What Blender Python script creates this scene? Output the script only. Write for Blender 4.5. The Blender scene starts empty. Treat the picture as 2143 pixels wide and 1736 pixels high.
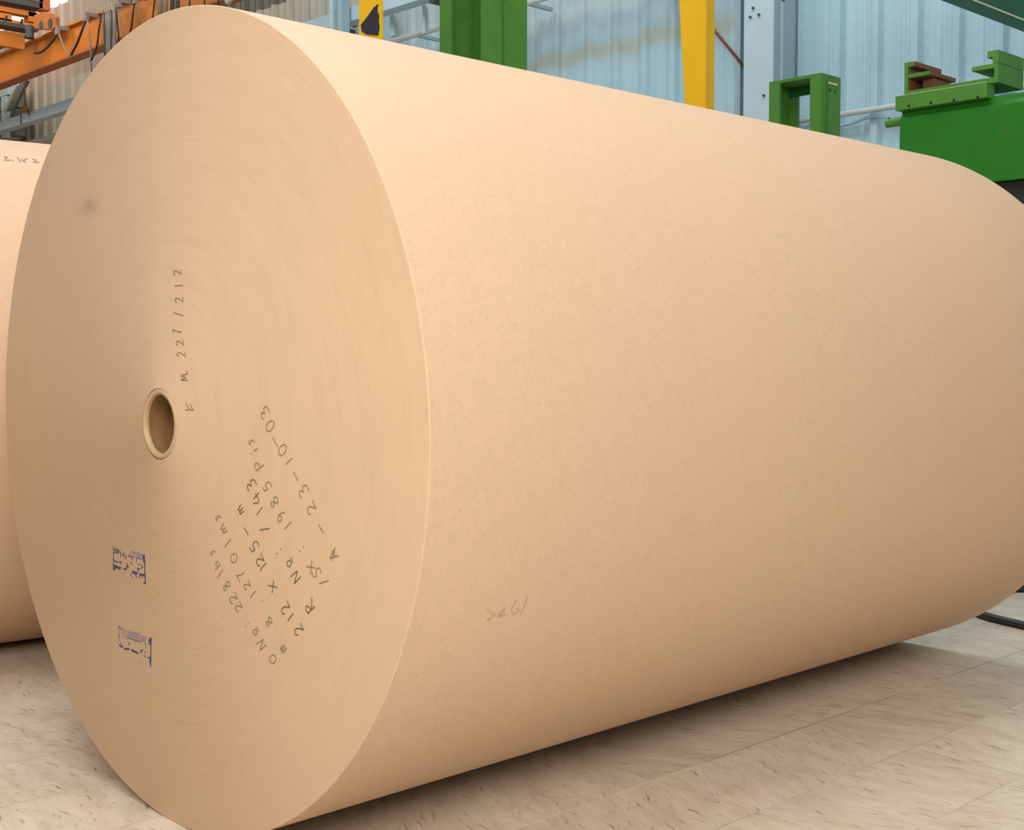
import bpy, bmesh, math, random
from mathutils import Vector, Matrix
random.seed(7)
S = bpy.context.scene
COL = S.collection
# ------------------------------------------------------------------ camera
W, Hh, F = 2143.0, 1736.0, 2690.34
CAMH = 0.7324
YAW = math.radians(46.4316)       # roll axis (+Y) lies this far right of the view
PITCH = -0.0476
cd = bpy.data.cameras.new('camera'); cam = bpy.data.objects.new('camera', cd); COL.objects.link(cam)
cd.sensor_fit = 'HORIZONTAL'; cd.sensor_width = 36.0; cd.lens = 36.0 * F / W
cd.clip_start = 0.05; cd.clip_end = 200
cam.location = (0, 0, CAMH)
cam.rotation_euler = (math.pi / 2 + PITCH, 0, YAW)
S.camera = cam
CAM = Vector((0, 0, CAMH))
# ------------------------------------------------------------------ light
S.view_settings.view_transform = 'Standard'; S.view_settings.look = 'None'
S.view_settings.gamma = 1; S.view_settings.exposure = 0.0
S.view_settings.use_curve_mapping = False
wd = bpy.data.worlds.new('sky'); S.world = wd; wd.use_nodes = True
bgn = wd.node_tree.nodes['Background']; bgn.inputs[0].default_value = (0.97, 0.98, 1.0, 1); bgn.inputs[1].default_value = 0.34

def area(name, loc, target, sx, sy, power, col):
    l = bpy.data.lights.new(name, 'AREA'); l.shape = 'RECTANGLE'; l.size = sx; l.size_y = sy
    l.energy = power; l.color = col
    o = bpy.data.objects.new(name, l); COL.objects.link(o); o.location = loc
    o.rotation_euler = (Vector(target) - Vector(loc)).to_track_quat('-Z', 'Y').to_euler()
    return o
area('roof_skylight', (-1.8, 0.75, 4.7), (-1.8, 1.0, 0.4), 3.0, 2.4, 100, (1.0, 0.965, 0.92))
area('open_side_daylight', (1.0, -0.9, 2.35), (-1.6, 1.3, 0.6), 1.8, 1.4, 122, (1.0, 0.95, 0.87))
area('far_skylight', (-5.0, 3.8, 6.4), (-6.0, 6.6, 2.0), 9.0, 2.0, 310, (0.95, 0.985, 1.0))
area('left_warm_lamp', (-13.6, 4.4, 5.9), (-14.6, 7.0, 3.6), 3.0, 1.6, 125, (1.0, 0.82, 0.68))  # added warm lamp imitating the glow on the upper left wall

# ------------------------------------------------------------------ helpers
def ray(px, py):
    d = Vector(((px - W / 2) / F, -(py - Hh / 2) / F, -1.0))
    return (cam.rotation_euler.to_matrix() @ d)
def P(px, py, X=None, Y=None, Z=None):
    """the point of a real plane X=.. / Y=.. / Z=.. measured on the photo"""
    d = ray(px, py)
    t = ((X - CAM.x) / d.x) if X is not None else ((Y - CAM.y) / d.y) if Y is not None else ((Z - CAM.z) / d.z)
    return CAM + d * t

class M:
    def __init__(s): s.v = []; s.f = []; s.smooth = False
    def add(s, vs, fs):
        n = len(s.v); s.v += [Vector(a) for a in vs]; s.f += [tuple(i + n for i in f) for f in fs]; return s
    def box(s, x0, x1, y0, y1, z0, z1):
        x0, x1 = sorted((x0, x1)); y0, y1 = sorted((y0, y1)); z0, z1 = sorted((z0, z1))
        return s.add([(x0,y0,z0),(x1,y0,z0),(x1,y1,z0),(x0,y1,z0),(x0,y0,z1),(x1,y0,z1),(x1,y1,z1),(x0,y1,z1)],
                     [(0,3,2,1),(4,5,6,7),(0,1,5,4),(1,2,6,5),(2,3,7,6),(3,0,4,7)])
    def prism(s, poly, y0, y1):
        """poly of (x,z), extruded along Y"""
        a = sum(poly[i][0]*poly[(i+1)%len(poly)][1]-poly[(i+1)%len(poly)][0]*poly[i][1] for i in range(len(poly)))
        if a < 0: poly = poly[::-1]
        n = len(poly)
        return s.add([(x, y0, z) for x, z in poly] + [(x, y1, z) for x, z in poly],
                     [tuple(range(n)), tuple(range(2*n-1, n-1, -1))] + [(i, i+n, (i+1) % n + n, (i+1) % n) for i in range(n)])
    def prismx(s, poly, x0, x1):
        """poly of (y,z), extruded along X"""
        n = len(poly)
        return s.add([(x0, y, z) for y, z in poly] + [(x1, y, z) for y, z in poly],
                     [tuple(range(n)), tuple(range(2*n-1, n-1, -1))] + [(i, i+n, (i+1) % n + n, (i+1) % n) for i in range(n)])
    def tube(s, pts, r, n=10, caps=True):
        pts = [Vector(p) for p in pts]; rings = []; up = None
        for i, p in enumerate(pts):
            t = (pts[min(i+1, len(pts)-1)] - pts[max(i-1, 0)]).normalized()
            if up is None:
                up = Vector((0,0,1)) if abs(t.z) < .9 else Vector((1,0,0))
            a = (up - t * up.dot(t)).normalized(); up = a; b = t.cross(a)
            rings.append([p + (a*math.cos(2*math.pi*k/n) + b*math.sin(2*math.pi*k/n))*r for k in range(n)])
        vs = [q for rg in rings for q in rg]; fs = []
        for i in range(len(pts)-1):
            for k in range(n):
                fs.append((i*n+k, i*n+(k+1) % n, (i+1)*n+(k+1) % n, (i+1)*n+k))
        if caps: fs += [tuple(range(n-1, -1, -1)), tuple((len(pts)-1)*n+k for k in range(n))]
        return s.add(vs, fs)
    def build(s, name, mat, parent=None, bevel=0, smooth=False, origin=None):
        org = Vector(parent.location) if parent is not None and parent.parent is None else Vector((0,0,0))
        if parent is not None and parent.parent is not None: org = Vector(parent['_org'])
        if origin is None and parent is None:
            xs = [v.x for v in s.v]; ys = [v.y for v in s.v]; zs = [v.z for v in s.v]
            origin = ((min(xs)+max(xs))/2, (min(ys)+max(ys))/2, min(zs))
        if parent is None: org = Vector(origin)
        me = bpy.data.meshes.new(name); me.from_pydata([v - org for v in s.v], [], s.f)
        bm = bmesh.new(); bm.from_mesh(me); bmesh.ops.recalc_face_normals(bm, faces=bm.faces); bm.to_mesh(me); bm.free()
        me.materials.append(mat); o = bpy.data.objects.new(name, me); COL.objects.link(o)
        if parent is not None: o.parent = parent
        else: o.location = org
        if smooth:
            for p in me.polygons: p.use_smooth = True
        if bevel:
            b = o.modifiers.new('bevel', 'BEVEL'); b.width = bevel; b.segments = 2; b.limit_method = 'ANGLE'
        ORG[o.name] = org
        return o
ORG = {}
def sub(mb, name, mat, parent, **k):
    """a part of a part: same world coordinates as its parent part"""
    org = ORG[parent.name]
    me = bpy.data.meshes.new(name); me.from_pydata([v - org for v in mb.v], [], mb.f)
    bm = bmesh.new(); bm.from_mesh(me); bmesh.ops.recalc_face_normals(bm, faces=bm.faces); bm.to_mesh(me); bm.free()
    me.materials.append(mat); o = bpy.data.objects.new(name, me); COL.objects.link(o); o.parent = parent
    if k.get('smooth'):
        for p in me.polygons: p.use_smooth = True
    ORG[o.name] = org
    return o
def thing(name, loc, label, cat, group=None):
    o = bpy.data.objects.new(name, None); COL.objects.link(o); o.location = loc; o.empty_display_size = .1
    return tag(o, label, cat, group)
def tag(o, label, cat, group=None):
    o['label'] = label; o['category'] = cat
    if group: o['group'] = group
    return o
def struct(o): o['kind'] = 'structure'; return o

# ------------------------------------------------------------------ materials
class Nt:
    def __init__(s, name):
        s.m = bpy.data.materials.new(name); s.m.use_nodes = True; s.t = s.m.node_tree
        s.b = s.t.nodes['Principled BSDF']
    def n(s, typ, **k):
        nd = s.t.nodes.new(typ)
        for a, b in k.items():
            if a.startswith('i_'): nd.inputs[a[2:].replace('_', ' ')].default_value = b
            else: setattr(nd, a, b)
        return nd
    def l(s, a, b): s.t.links.new(a, b)
    def math(s, op, a, b=None, c=None):
        nd = s.n('ShaderNodeMath', operation=op)
        for i, x in enumerate((a, b, c)):
            if x is None: continue
            if isinstance(x, (int, float)): nd.inputs[i].default_value = x
            else: s.l(x, nd.inputs[i])
        return nd.outputs[0]
    def noise(s, vec, scale, detail=3, rough=.5):
        nd = s.n('ShaderNodeTexNoise'); nd.inputs['Scale'].default_value = scale; nd.inputs['Detail'].default_value = detail
        nd.inputs['Roughness'].default_value = rough
        if vec is not None: s.l(vec, nd.inputs['Vector'])
        return nd.outputs['Fac']
    def ramp(s, fac, stops):
        nd = s.n('ShaderNodeValToRGB'); e = nd.color_ramp.elements
        while len(e) < len(stops): e.new(.5)
        for el, (p, c) in zip(e, stops): el.position = p; el.color = (*c, 1) if len(c) == 3 else c
        s.l(fac, nd.inputs[0]); return nd.outputs[0]
    def mix(s, fac, a, b, mode='MIX'):
        nd = s.n('ShaderNodeMix', data_type='RGBA', blend_type=mode)
        for x, i in ((fac, 0), (a, 6), (b, 7)):
            if isinstance(x, (int, float)): nd.inputs[i].default_value = x
            elif isinstance(x, tuple): nd.inputs[i].default_value = (*x, 1)
            else: s.l(x, nd.inputs[i])
        return nd.outputs[2]
    def scaled(s, vec, sc):
        nd = s.n('ShaderNodeMapping'); nd.inputs['Scale'].default_value = sc; s.l(vec, nd.inputs[0]); return nd.outputs[0]
    def bump(s, h, strength, dist):
        nd = s.n('ShaderNodeBump'); nd.inputs['Strength'].default_value = strength; nd.inputs['Distance'].default_value = dist
        s.l(h, nd.inputs['Height']); s.l(nd.outputs[0], s.b.inputs['Normal'])
    @property
    def obj(s): return s.n('ShaderNodeTexCoord').outputs['Object']
    def col(s, c): s.l(c, s.b.inputs['Base Color'])

def paint(name, c, rough=.45, var=.12, scale=6, metal=0.0, bump=0.15, dirt=None):
    k = Nt(name); o = k.obj
    n1 = k.noise(o, scale, 4); n2 = k.noise(o, scale*9, 3)
    f = k.math('ADD', k.math('MULTIPLY', n1, .65), k.math('MULTIPLY', n2, .35))
    lo = tuple(x*(1-var) for x in c); hi = tuple(min(1, x*(1+var)) for x in c)
    cc = k.ramp(f, [(.3, lo), (.7, hi)])
    if dirt:
        d = k.ramp(k.noise(o, scale*2.3, 6, .7), [(.60, (0,0,0)), (.72, (1,1,1))])
        cc = k.mix(d, cc, dirt)
    k.col(cc); k.b.inputs['Roughness'].default_value = rough; k.b.inputs['Metallic'].default_value = metal; k.b.inputs['Specular IOR Level'].default_value = .3
    if bump: k.bump(n2, bump, .002)
    return k.m
def flat(name, c, rough=.6):
    k = Nt(name); n = k.noise(k.obj, 30, 2); k.col(k.ramp(n, [(0, tuple(x*.85 for x in c)), (1, tuple(min(1, x*1.15) for x in c))]))
    k.b.inputs['Roughness'].default_value = rough; return k.m

def kraft_side(name='kraft_paper_wrap', hue=(.69, .475, .31)):
    k = Nt(name); o = k.obj
    n1 = k.noise(o, 1.3, 3); n2 = k.noise(o, 160, 3, .7); n3 = k.noise(k.scaled(o, (1, 1, 1)), 45, 3, .6)
    base = k.ramp(n1, [(.3, tuple(x*.975 for x in hue)), (.7, tuple(x*1.02 for x in hue))])
    fib = k.ramp(n2, [(.3, (.90, .90, .90)), (.5, (1, 1, 1)), (.75, (1.0, .985, .975))])
    c = k.mix(1.0, base, fib, 'MULTIPLY')
    blot = k.ramp(n3, [(.35, (.965, .975, .97)), (.6, (1, 1, 1))]); c = k.mix(1.0, c, blot, 'MULTIPLY')
    v = k.n('ShaderNodeTexVoronoi'); v.inputs['Scale'].default_value = 38; k.l(o, v.inputs['Vector'])
    sp = k.math('LESS_THAN', v.outputs['Distance'], .055)
    gate = k.math('GREATER_THAN', k.noise(o, 17, 1), .56)
    c = k.mix(k.math('MULTIPLY', k.math('MULTIPLY', sp, gate), .45), c, (.30, .18, .10))
    k.col(c); k.b.inputs['Roughness'].default_value = .62; k.b.inputs['Specular IOR Level'].default_value = .35
    k.bump(n2, .10, .001)
    return k.m
def kraft_face(name='kraft_paper_end', hue=(.69, .475, .295)):
    """edges of thousands of wound layers: fine rings about the core axis (object Y)"""
    k = Nt(name); o = k.obj
    sp = k.n('ShaderNodeSeparateXYZ'); k.l(o, sp.inputs[0]); x, z = sp.outputs[0], sp.outputs[2]
    r = k.math('SQRT', k.math('ADD', k.math('MULTIPLY', x, x), k.math('MULTIPLY', z, z)))
    cb = k.n('ShaderNodeCombineXYZ'); k.l(k.math('MULTIPLY', r, 1.0), cb.inputs[0])
    k.l(k.math('MULTIPLY', x, .02), cb.inputs[1]); k.l(k.math('MULTIPLY', z, .02), cb.inputs[2])
    rings = k.noise(cb.outputs[0], 260, 5, .75)
    cb2 = k.n('ShaderNodeCombineXYZ'); k.l(r, cb2.inputs[0])
    k.l(k.math('MULTIPLY', x, .22), cb2.inputs[1]); k.l(k.math('MULTIPLY', z, .22), cb2.inputs[2])
    arcs = k.noise(cb2.outputs[0], 42, 5, .7)
    blot = k.noise(o, 2.2, 3)
    c = k.ramp(blot, [(.3, tuple(q*.965 for q in hue)), (.7, tuple(q*1.03 for q in hue))])
    c = k.mix(1.0, c, k.ramp(rings, [(.25, (.91, .905, .90)), (.75, (1, 1, 1))]), 'MULTIPLY')
    c = k.mix(1.0, c, k.ramp(arcs, [(.34, (.965, .96, .955)), (.5, (1, 1, 1))]), 'MULTIPLY')
    # one dark smudge, upper left
    s = P(188, 433, Y=FACE_Y)
    d2 = k.math('ADD', k.math('POWER', k.math('DIVIDE', k.math('SUBTRACT', x, s.x-CX), .030), 2), k.math('POWER', k.math('DIVIDE', k.math('SUBTRACT', z, s.z-CZ), .013), 2))
    c = k.mix(k.math('MULTIPLY', k.math('POWER', 2.718, k.math('MULTIPLY', d2, -1)), .42), c, (.27, .16, .10))
    k.col(c); k.b.inputs['Roughness'].default_value = .42; k.b.inputs['Specular IOR Level'].default_value = .5
    k.b.inputs['Anisotropic'].default_value = .85
    tg = k.n('ShaderNodeTangent', direction_type='RADIAL', axis='Y'); k.l(tg.outputs[0], k.b.inputs['Tangent'])
    h = k.math('ADD', rings, k.math('MULTIPLY', arcs, .3))
    # every layer stands a hair behind the one inside it, so the exposed edges all lean outwards
    rad = k.n('ShaderNodeCombineXYZ'); lean = k.math('ADD', .27, k.math('MULTIPLY', k.math('SUBTRACT', arcs, .5), .16))
    k.l(k.math('MULTIPLY', k.math('DIVIDE', x, r), lean), rad.inputs[0]); k.l(k.math('MULTIPLY', k.math('DIVIDE', z, r), lean), rad.inputs[2])
    gn = k.n('ShaderNodeNewGeometry').outputs['Normal']
    ad = k.n('ShaderNodeVectorMath', operation='ADD'); k.l(gn, ad.inputs[0]); k.l(rad.outputs[0], ad.inputs[1])
    nn_ = k.n('ShaderNodeVectorMath', operation='NORMALIZE'); k.l(ad.outputs[0], nn_.inputs[0])
    k.bump(h, .35, .0015)
    bn = [q for q in k.t.nodes if q.type == 'BUMP'][0]; k.l(nn_.outputs[0], bn.inputs['Normal'])
    return k.m

def floor_mat():
    k = Nt('marbled_vinyl_tile'); o = k.obj
    sp = k.n('ShaderNodeSeparateXYZ'); k.l(o, sp.inputs[0]); x, y = sp.outputs[0], sp.outputs[1]
    TX, TY = .2138, .485
    gx = k.math('DIVIDE', k.math('ADD', x, 1.4110+TX*40), TX); gy = k.math('DIVIDE', k.math('ADD', y, -1.68+TY*40), TY)
    ix = k.math('FLOOR', gx); iy = k.math('FLOOR', gy)
    cid = k.n('ShaderNodeCombineXYZ'); k.l(ix, cid.inputs[0]); k.l(iy, cid.inputs[1])
    wn = k.n('ShaderNodeTexWhiteNoise', noise_dimensions='3D'); k.l(cid.outputs[0], wn.inputs[0])
    # marbling runs along the tile, its drift changes per tile
    off = k.n('ShaderNodeVectorMath', operation='MULTIPLY_ADD'); k.l(wn.outputs['Color'], off.inputs[0]); off.inputs[1].default_value = (7, 9, 5); k.l(o, off.inputs[2])
    vr = k.n('ShaderNodeVectorRotate', rotation_type='Z_AXIS'); k.l(off.outputs[0], vr.inputs[0])
    k.l(k.math('MULTIPLY', k.math('SUBTRACT', wn.outputs['Value'], .5), .9), vr.inputs['Angle'])
    m1 = k.noise(k.scaled(vr.outputs[0], (9, 34, 9)), 1.0, 7, .72)
    m2 = k.noise(k.scaled(vr.outputs[0], (4, 9, 4)), 1.0, 6, .7)
    c = k.ramp(m2, [(.30, (.59, .50, .395)), (.5, (.665, .58, .47)), (.72, (.74, .665, .56))])
    c = k.mix(1.0, c, k.ramp(m1, [(.3, (.84, .815, .77)), (.55, (1, 1, 1))]), 'MULTIPLY')
    tint = k.n('ShaderNodeMapRange'); k.l(wn.outputs['Value'], tint.inputs[0]); tint.inputs[3].default_value = .95; tint.inputs[4].default_value = 1.03
    tt = k.n('ShaderNodeCombineXYZ'); [k.l(tint.outputs[0], tt.inputs[i]) for i in range(3)]
    c = k.mix(1.0, c, tt.outputs[0], 'MULTIPLY')
    # dark flecks: short strokes
    dis = k.n('ShaderNodeTexNoise'); dis.inputs['Scale'].default_value = 14; k.l(vr.outputs[0], dis.inputs['Vector'])
    dv = k.n('ShaderNodeVectorMath', operation='MULTIPLY_ADD'); k.l(dis.outputs['Color'], dv.inputs[0]); dv.inputs[1].default_value = (.05, .05, 0); k.l(vr.outputs[0], dv.inputs[2])
    def flecks(sc, th, den, seed):
        mp = k.n('ShaderNodeMapping'); k.l(dv.outputs[0], mp.inputs[0]); mp.inputs['Scale'].default_value = sc; mp.inputs['Location'].default_value = (seed, seed*2.1, 0)
        mp.inputs['Rotation'].default_value = (0, 0, seed*.11-.3)
        v = k.n('ShaderNodeTexVoronoi', voronoi_dimensions='2D'); v.inputs['Scale'].default_value = 1; k.l(mp.outputs[0], v.inputs['Vector'])
        sc2 = k.n('ShaderNodeSeparateColor'); k.l(v.outputs['Color'], sc2.inputs[0])
        g = k.math('LESS_THAN', sc2.outputs[0], den)
        e = k.n('ShaderNodeMapRange'); k.l(v.outputs['Distance'], e.inputs[0]); e.inputs[1].default_value = th; e.inputs[2].default_value = th*.4
        return k.math('MULTIPLY', e.outputs[0], k.math('MULTIPLY', g, sc2.outputs[1]))
    c = k.mix(k.math('MULTIPLY', flecks((9, 80, 1), .20, .34, 2.0), .85), c, (.17, .125, .085))
    c = k.mix(k.math('MULTIPLY', flecks((20, 120, 1), .22, .5, 5.0), .60), c, (.22, .17, .12))
    c = k.mix(k.math('MULTIPLY', flecks((7, 45, 1), .20, .06, 8.0), .55), c, (.42, .22, .13))
    # joints
    def edge(g, w, T):
        f = k.math('FRACT', g); d = k.math('MULTIPLY', k.math('MINIMUM', f, k.math('SUBTRACT', 1.0, f)), T)
        return k.math('LESS_THAN', d, w)
    jn = k.noise(o, 3.1, 2)
    jx = k.math('MULTIPLY', edge(gx, .0011, TX), k.ramp(jn, [(.42, (.15,)*3), (.6, (.75,)*3)]))
    major = k.math('COMPARE', k.math('ABSOLUTE', k.math('SUBTRACT', x, -1.4110)), 0.0, .0016)
    jy = k.math('MULTIPLY', edge(gy, .0010, TY), .45)
    c = k.mix(k.math('MAXIMUM', jx, jy), c, (.30, .25, .19))
    jc = k.ramp(k.noise(k.scaled(o, (1, 2.2, 1)), 1.0, 2), [(.48, (.30, .25, .20)), (.56, (.80, .72, .60))])
    c = k.mix(k.math('MULTIPLY', major, .8), c, jc)
    k.col(c); k.b.inputs['Roughness'].default_value = .5
    k.b.inputs['Specular IOR Level'].default_value = .35
    k.bump(m1, .08, .002)
    return k.m

# ------------------------------------------------------------------ the big roll (measured on the photo)
CX, CZ, RR = -1.7984, 0.625, 0.625
FACE_Y, ROLL_L = 0.9814, 1.9787
M_GREEN = paint('green_enamel', (.016, .175, .012), .5, .16, 5, dirt=(.05, .15, .03))
M_GREEN2 = paint('green_enamel_worn', (.075, .235, .035), .5, .15, 7, dirt=(.13, .24, .06))
M_GREEN_DK = paint('green_enamel_deep', (.012, .10, .035), .5, .2, 6)
M_YELLOW = paint('yellow_enamel', (.80, .45, .005), .4, .07, 9, dirt=(.74, .45, .06))
M_BLACK = paint('black_tape', (.022, .020, .030), .38, .5, 40, bump=.8)
M_RUST = paint('red_primer', (.22, .085, .05), .6, .2, 14)
M_STEEL = paint('pale_blue_steel', (.42, .56, .62), .45, .06, 4, dirt=(.40, .50, .53))
M_STEEL_D = paint('blue_grey_steel', (.28, .40, .46), .5, .08, 4)
M_ORANGE = paint('orange_crane_paint', (.56, .185, .022), .5, .10, 2.0)
M_ORANGE_D = paint('orange_brown_shade', (.42, .13, .04), .55, .12, 3)
M_DARKST = paint('dark_steel', (.06, .065, .06), .5, .3, 6)
M_GREYGR = paint('grey_green_steel', (.13, .16, .14), .6, .2, 3)
M_CABLE = flat('black_cable', (.02, .018, .016), .5)
M_CABLE_G = flat('grey_cable', (.25, .21, .18), .6)
M_HOSE = flat('black_rubber', (.02, .022, .02), .42)
M_HOLE = flat('black_hole', (.01, .012, .008), .8)
M_CREAM = flat('cream_worn_lit_edge', (.62, .58, .38), .5)
M_PIPE = paint('pale_pipe', (.50, .56, .56), .5, .1, 8, dirt=(.50, .42, .36))
M_BRASS = paint('brown_lamp', (.25, .12, .05), .45, .3, 12)
M_PENCIL = flat('pencil_graphite', (.25, .19, .10), .7)
M_PENCIL_L = flat('faint_pencil', (.57, .39, .24), .7)
M_PENCIL_D = flat('dark_pencil', (.14, .11, .06), .7)
M_INK = flat('blue_stamp_ink', (.045, .045, .15), .7)
M_INK_L = flat('faded_blue_stamp_ink', (.30, .22, .27), .7)

def face_off(r):
    """the layers stand out slightly towards the core"""
    return 0.020 * max(0.0, 1 - r / RR) ** 1.7

def make_roll(root, side_m, face_m, wall_m, R, L, detail=True):
    """root sits at the bottom of the near end; axis along the root's +Y"""
    N = 256; rb = .0018
    # wrap (curved side) ends where its rounded corner begins
    prof = [(R - rb + rb*math.sin(a), rb - rb*math.cos(a)) for a in [i*math.pi/2/5 for i in range(6)]]
    prof += [(R, y) for y in [L*.25, L*.5, L*.75]] + [(R - rb + rb*math.cos(a), L - rb + rb*math.sin(a)) for a in [i*math.pi/2/5 for i in range(6)]]
    def lathe(prof):
        m = M(); vs = []; fs = []
        for (r, y) in prof:
            for k in range(N):
                a = 2*math.pi*k/N; vs.append((r*math.cos(a), y, R + r*math.sin(a)))
        for i in range(len(prof)-1):
            for k in range(N): fs.append((i*N+k, i*N+(k+1) % N, (i+1)*N+(k+1) % N, (i+1)*N+k))
        m.add(vs, fs); return m
    def mk(m, name, mat, org=(0,0,R)):
        me = bpy.data.meshes.new(name); me.from_pydata([v - Vector(org) for v in m.v], [], m.f)
        bm = bmesh.new(); bm.from_mesh(me); bmesh.ops.recalc_face_normals(bm, faces=bm.faces); bm.to_mesh(me); bm.free()
        for p in me.polygons: p.use_smooth = True
        me.materials.append(mat); o = bpy.data.objects.new(name, me); COL.objects.link(o); o.parent = root; o.location = org
        return o
    mk(lathe(prof), 'paper_wrap', side_m)
    ro = .0545; ri = .0455
    rs = [R - rb - (R-rb-ro)*i/40 for i in range(41)] 
    mk(lathe([(r, -face_off(r)) for r in rs]), 'end_face', face_m)
    mk(lathe([(r, L + face_off(r)) for r in rs]), 'end_face', face_m)
    y0 = -face_off(ro) - .0012
    c = mk(lathe([(ro-.0006, .05), (ro-.0006, y0+.002), (ro-.002, y0), (ri+.001, y0+.0005), (ri, y0+.003), (ri, y0+.008)]), 'core_tube', wall_m)
    b_ = mk(lathe([(ri-.0002, y0+.0075), (ri-.0002, L*.5), (ri-.0002, L-.03), (ri, L-y0-.003), (ri+.001, L-y0), (ro-.002, L-y0), (ro-.0006, L-.05)]), 'core_bore', m_bore)
    b_['label'] = 'inside of the core, its shade painted dark brown'
    return c

m_side = kraft_side(); m_face = kraft_face()
k = Nt('cardboard_core'); nn = k.noise(k.scaled(k.obj, (1, 8, 1)), 12, 4)
k.col(k.ramp(nn, [(.3, (.50, .33, .18)), (.7, (.62, .43, .255))])); k.b.inputs['Roughness'].default_value = .45; m_core = k.m
k = Nt('cardboard_core_shade'); nn = k.noise(k.scaled(k.obj, (1, 8, 1)), 12, 4)
k.col(k.ramp(nn, [(.3, (.22, .115, .045)), (.7, (.30, .17, .075))])); k.b.inputs['Roughness'].default_value = .38; m_bore = k.m  # darker copy of the core cardboard, the tube's inner shade painted in
roll = thing('paper_roll', (CX, FACE_Y, 0), 'giant kraft paper roll in the foreground, pencil notes and two blue stamps on its end', 'paper roll', 'jumbo kraft paper rolls on the floor')
make_roll(roll, m_side, m_face, m_core, RR, ROLL_L)

# second roll, behind to the left
DT = math.radians(5.0); R2 = .635
ax = Vector((math.sin(DT), math.cos(DT), 0)); nx = Vector((ax.y, -ax.x, 0))
b2 = nx * -3.40 + ax * .42
m_side2 = kraft_side('kraft_paper_wrap_plain', (.69, .475, .31))
roll2 = thing('paper_roll', (b2.x, b2.y, 0), 'second kraft paper roll, mostly hidden, at the left edge behind the big one', 'paper roll', 'jumbo kraft paper rolls on the floor')
roll2.rotation_euler = (0, 0, -DT)
def face_plain():
    k = Nt('kraft_paper_end_plain'); n = k.noise(k.obj, 20, 3)
    k.col(k.ramp(n, [(.3, (.58, .40, .245)), (.7, (.64, .44, .27))])); k.b.inputs['Roughness'].default_value = .6; return k.m
make_roll(roll2, m_side2, face_plain(), m_core, R2, 1.98)

# ------------------------------------------------------------------ writing on the roll
def on_face(px, py, lift=.0006):
    q = P(px, py, Y=FACE_Y)
    for _ in range(6):
        r = math.hypot(q.x - CX, q.z - CZ); q = P(px, py, Y=FACE_Y - face_off(min(r, RR)) - lift)
    return q
def on_side(px, py, lift=.0005, axis_p=Vector((CX, 0, CZ)), a=Vector((0,1,0)), R=RR):
    d = ray(px, py).normalized(); o = CAM - axis_p
    dp = d - a*d.dot(a); op = o - a*o.dot(a); R = R + lift
    A = dp.dot(dp); B = 2*dp.dot(op); C = op.dot(op) - R*R
    t = (-B - math.sqrt(B*B - 4*A*C)) / (2*A); return CAM + d*t
def ribbon(m, pts, w, nrm, proj):
    """flat pencil stroke following the paper"""
    q = [proj(*p) for p in pts]
    if len(q) < 2: return
    # densify
    L = []
    for i, p in enumerate(q):
        a = q[max(i-1, 0)]; b = q[min(i+1, len(q)-1)]; t = (b - a)
        if t.length < 1e-9: t = Vector((0,0,1))
        n = nrm(p); s = t.normalized().cross(n).normalized() * (w/2)
        L.append((p + s, p - s))
    vs = [v for pr in L for v in pr]
    m.add(vs, [(2*i, 2*i+1, 2*i+3, 2*i+2) for i in range(len(L)-1)])
def writing(name, strokes, off, sc, mat, w, parent, proj=on_face, nrm=lambda p: Vector((0,-1,0)), label=None):
    m = M()
    for s in strokes:
        if len(s) >= 3:   # smooth the bends (Catmull-Rom)
            e = [s[0]] + list(s) + [s[-1]]; o2 = []
            for i in range(1, len(e)-2):
                for j in range(4):
                    t = j/4.0; p0, p1, p2, p3 = e[i-1], e[i], e[i+1], e[i+2]
                    o2.append(tuple(.5*((2*p1[a]) + (-p0[a]+p2[a])*t + (2*p0[a]-5*p1[a]+4*p2[a]-p3[a])*t*t + (-p0[a]+3*p1[a]-3*p2[a]+p3[a])*t**3) for a in (0, 1)))
            s = o2 + [s[-1]]
        ribbon(m, [(off[0] + x/sc, off[1] + y/sc) for x, y in s], w, nrm, proj)
    org = Vector(parent.location); me = bpy.data.meshes.new(name)
    rot = Matrix.Rotation(-parent.rotation_euler.z, 3, 'Z')
    me.from_pydata([rot @ (v - org) for v in m.v], [], m.f); me.materials.append(mat)
    o = bpy.data.objects.new(name, me); COL.objects.link(o); o.parent = parent
    if label: o['label'] = label
    return o
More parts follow.
